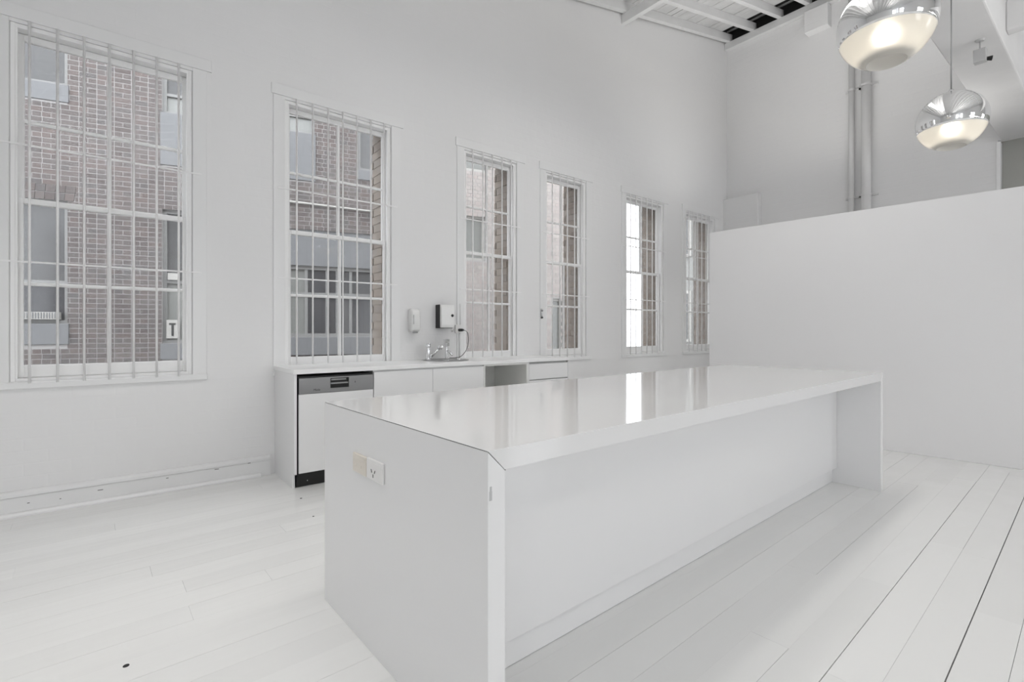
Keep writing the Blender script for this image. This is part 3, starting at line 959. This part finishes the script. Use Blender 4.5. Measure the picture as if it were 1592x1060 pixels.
# openings (u0,u1,z0,z1) in world z
OP = [(-2.3, .04, 1.34, 3.37), (-2.3, .04, 5.27, 7.3), (1.34, 2.62, 1.0, 3.37), (1.34, 3.84, 5.07, 7.3),
      (3.30, 5.05, 1.10, 3.2), (4.66, 6.2, 4.5, 7.3), (-5.2, -3.4, 1.34, 3.37), (5.45, 6.2, 1.0, 3.1)]
PANELS = [(-2.3, .04, 1.0, 1.34), (-2.3, .04, 4.99, 5.27), (1.34, 2.62, .72, 1.0), (1.34, 3.84, 4.15, 5.07), (3.30, 5.05, .75, 1.10), (4.66, 6.2, 4.3, 4.5)]
OP = [(a, b, c + Z0, d + Z0) for a, b, c, d in OP]
PANELS = [(a, b, c + Z0, d + Z0) for a, b, c, d in PANELS]


def cut_rects(u0, u1, z0, z1, holes):
    us = sorted({u0, u1, *[min(max(h[i], u0), u1) for h in holes for i in (0, 1)]})
    zs = sorted({z0, z1, *[min(max(h[i], z0), z1) for h in holes for i in (2, 3)]})
    for a, b in zip(us[:-1], us[1:]):
        for c, d in zip(zs[:-1], zs[1:]):
            m, n = (a + b) / 2, (c + d) / 2
            if not any(h[0] < m < h[1] and h[2] < n < h[3] for h in holes):
                yield a, b, c, d


wm = MB()
for a, b, c, d in cut_rects(-6.5, UEND, 0, TOP, OP):
    wm.box(a, b, .0, .30, c, d)
facade = fb(wm, 'facade_wall', M['mortar'])
# bricks in English bond: single pieces on the pier straight outside the first window, the rest joined
CO = .084
rest = MB()
single = []
holes = OP + PANELS
ARCH = (-2.3 - .1, .04 + .10, 3.37 + Z0, 3.37 + Z0 + .25)
nrow = int(TOP / CO)
for r in range(nrow):
    z = r * CO
    step = .237 if r % 2 else .1195
    u = -6.5 + (0.06 if r % 2 else 0.0)
    while u < UEND - .02:
        a, b = u, min(u + step - .011, UEND)
        u += step
        segs = [(a, b)]
        for h in holes + [ARCH]:
            if h[2] - .03 < z + .042 < h[3]:
                ns = []
                for s in segs:
                    if s[1] <= h[0] or s[0] >= h[1]: ns.append(s)
                    else:
                        if s[0] < h[0] - .012: ns.append((s[0], h[0]))
                        if s[1] > h[1] + .012: ns.append((h[1], s[1]))
                segs = ns
        for s in segs:
            if s[1] - s[0] < .012: continue
            j = random.uniform(-.003, .003)
            if .05 < (s[0] + s[1]) / 2 < 1.5 and .80 < z - Z0 < 2.95 and len(single) < 290:
                single.append((s[0], s[1], z + .005, z + CO - .006, j))
            else:
                rest.box(s[0], s[1], -.004 + j * .5, .002, z + .005, z + CO - .006)
# flat arch of upright bricks over the left lower window
n_ar = 20
for k in range(n_ar):
    t0, t1 = k / n_ar, (k + 1) / n_ar
    for (f0, f1) in ((0, .47), (.53, 1)):
        def P(t, f):
            return -2.4 + 2.54 * t + .05 * (t - .5) * (f - .5)
        zz0, zz1 = ARCH[2] + .245 * f0, ARCH[2] + .245 * f1
        e = .004
        rest.hexa([(P(t0, f0) + e, -.014, zz0), (P(t1, f0) - e, -.014, zz0), (P(t1, f0) - e, .002, zz0), (P(t0, f0) + e, .002, zz0),
                   (P(t0, f1) + e, -.014, zz1), (P(t1, f1) - e, -.014, zz1), (P(t1, f1) - e, .002, zz1), (P(t0, f1) + e, .002, zz1)])
fb(rest, 'brickwork', M['brick'], kind='stuff', parent=facade)
proto = {}
for (a, b, c, d, j) in single:
    key = round(b - a, 3)
    if key not in proto:
        w = b - a
        proto[key] = MB().box(-w / 2, w / 2, -.004, .002, 0, d - c).build('brick', M['brick'], facade, local=True)
        o = proto[key]
    else:
        o = proto[key].copy(); COL.objects.link(o); o.parent = facade
    o.location = ((a + b) / 2, j * .5, c)
for a, b, c, d in PANELS:
    fb(MB().box(a - .02, b + .02, -.03, .02, c, d), 'sill_panel', M['render'], bevel=.005)


def far_window(u0, u1, z0, z1, cols, rows, glass, depth=.12, fw=.06, frame='frame', trans=None):
    f = MB()
    f.box(u0, u0 + fw, depth - .05, depth + .03, z0, z1).box(u1 - fw, u1, depth - .05, depth + .03, z0, z1)
    f.box(u0 + fw, u1 - fw, depth - .05, depth + .03, z0, z0 + fw).box(u0 + fw, u1 - fw, depth - .05, depth + .03, z1 - fw, z1)
    us = [u0 + fw + (u1 - u0 - 2 * fw) * c for c in cols]
    zs = [z0 + fw + (z1 - z0 - 2 * fw) * r for r in rows]
    for q in us[1:-1]: f.box(q - fw * .4, q + fw * .4, depth - .04, depth + .03, z0 + fw, z1 - fw)
    for q in zs[1:-1]: f.box(u0 + fw, u1 - fw, depth - .045, depth + .03, q - fw * .4, q + fw * .4)
    o = fb(f, 'window', M[frame])
    i = 0
    for a, b in zip(us[:-1], us[1:]):
        for c, d in zip(zs[:-1], zs[1:]):
            g_ = glass[i % len(glass)]
            i += 1
            MB().box(a, b, depth, depth + .008, c, d).build('pane', M[g_], o, local=True)
    return o


far_window(-2.3, .04, 1.34 + Z0, 3.37 + Z0, [0, .5, 1], [0, .33, 1], ['glassfar', 'glassgrey', 'glassfar', 'glassgrey'])
far_window(-2.3, .04, 5.27 + Z0, 7.3 + Z0, [0, .5, 1], [0, .5, 1], ['glassgrey'])
far_window(1.34, 2.62, 1.0 + Z0, 3.37 + Z0, [0, .33, 1], [0, .46, 1], ['glasspale', 'glassgrey', 'glassgrey', 'glassgrey'])
far_window(1.34, 3.84, 5.07 + Z0, 7.3 + Z0, [0, .2, .8, 1], [0, .14, .3, 1], ['glasspale', 'glassgrey', 'glasspale', 'glassgrey'])
far_window(3.30, 5.05, 1.10 + Z0, 2.5 + Z0, [0, .2, .44, .56, .72, 1], [0, .62, 1], ['glasspale', 'glasspale', 'glassfar', 'glassfar', 'glassfar', 'glassfar', 'glassgrey', 'glassgrey', 'glassfar', 'glassgrey'], frame='frame', fw=.07)
fb(MB().box(3.30, 5.05, .02, .1, 2.5 + Z0, 3.2 + Z0), 'fascia', M['render'])
far_window(4.66, 6.2, 4.5 + Z0, 7.3 + Z0, [0, .5, 1], [0, .5, 1], ['glassgrey', 'glasspale'])
far_window(-5.2, -3.4, 1.34 + Z0, 3.37 + Z0, [0, .5, 1], [0, .5, 1], ['glassfar'])
far_window(5.45, 6.2, 1.0 + Z0, 3.1 + Z0, [0, 1], [0, .5, 1], ['glassgrey'])
# things on the sills of the lower windows
fb(MB().box(-2.2, -.06, -.04, .06, 1.41 + Z0, 1.53 + Z0), 'vent_sill', M['sign'])
fins = MB()
for k in range(60):
    fins.box(-2.18 + k * .035, -2.18 + k * .035 + .014, -.047, -.04, 1.425 + Z0, 1.52 + Z0)
fb(fins, 'vent_fins', M['render'], kind='stuff')
fb(MB().box(1.42, 1.58, .035, .06, 2.13 + Z0, 2.25 + Z0), 'notice', M['sign'])
nt_ = fb(MB().box(1.40, 1.58, .035, .06, 1.09 + Z0, 1.42 + Z0), 'notice', M['sign'])
MB().box(1.44, 1.54, .030, .035, 1.33 + Z0, 1.36 + Z0).box(1.475, 1.51, .030, .035, 1.13 + Z0, 1.33 + Z0).build('dark_mark', M['dark'], nt_, local=True)
fb(MB().tube([(1.9, -.05, 3.75 + Z0), (UEND, -.05, 3.62 + Z0)], .022, 8), 'service_pipe', M['sign'], smooth=True)
fb(MB().box(-6.6, UEND + .05, -.08, .35, TOP, TOP + .25), 'coping', M['render'])
fb(MB().box(-6.5, UEND, 1.6, 1.7, 0, TOP), 'inner_wall', M['interior'])

# paler brick building further along the lane
pl = empty('pale_brick_building', (0, 0, -.5), 0, label='pale pinkish brick building further along the lane', cat='building')
pl.location = FR_B @ Vector((UEND + .03, 0, 0)); pl.rotation_euler = (0, 0, UA)
FR[pl.name] = Matrix.Translation(pl.location) @ Matrix.Rotation(UA, 4, 'Z')
PO = [(.30, .95, 3.3, 4.3), (.30, 1.1, 5.3, 6.6), (2.65, 2.95, .9, 2.5), (1.7, 2.5, 4.6, 6.2)]
PW = 4.1
pm = MB()
for a, b, c, d in cut_rects(0, PW, 0, 8.6, PO):
    pm.box(a, b, 0, .3, c, d)
pf = pm.build('facade_wall', M['mortar'], pl, local=True)
pr = MB()
for r in range(int(8.6 / CO)):
    z = r * CO
    step = .237 if r % 2 else .1195
    u = 0.06 if r % 2 else 0
    while u < PW - .05:
        a, b = u, min(u + step - .011, PW)
        u += step
        if any(h[0] - .02 < (a + b) / 2 < h[1] + .02 and h[2] - .02 < z + .04 < h[3] + .02 for h in PO): continue
        pr.box(a, b, -.004, .002, z + .005, z + CO - .006)
pr.build('brickwork', M['palebrick'], pf, local=True, kind='stuff')
for (a, b, c, d) in PO:
    f = MB().box(a, b, .05, .12, c, c + .06).box(a, b, .05, .12, d - .06, d).box(a, a + .06, .05, .12, c + .06, d - .06).box(b - .06, b, .05, .12, c + .06, d - .06)
    fo_ = f.build('window', M['sign'], pl, local=True)
    MB().box(a + .06, b - .06, .09, .1, c + .06, d - .06).build('pane', M['glasspale'], fo_, local=True)
MB().box(-.02, PW + .05, -.08, .35, 8.6, 8.8).build('coping', M['render'], pl, local=True)
# grey rendered block at the end of the lane
cb = empty('rendered_building', (15.0, 8.3, -.5), 0, label='grey rendered building closing the end of the lane', cat='building')
MB().box(13.2, 17.5, 7.0, 9.6, -.5, 6.2).build('wall', M['creamrender'], cb)
MB().box(13.1, 17.6, 6.9, 9.7, 6.2, 6.4).build('parapet', M['render'], cb)
for zz in (.9, 3.4):
    fw_ = MB().box(13.14, 13.2, 8.1, 8.9, zz, zz + 1.5).build('window', M['sign'], cb)
    MB().box(13.12, 13.14, 8.18, 8.82, zz + .08, zz + 1.42).build('pane', M['glassgrey'], fw_)
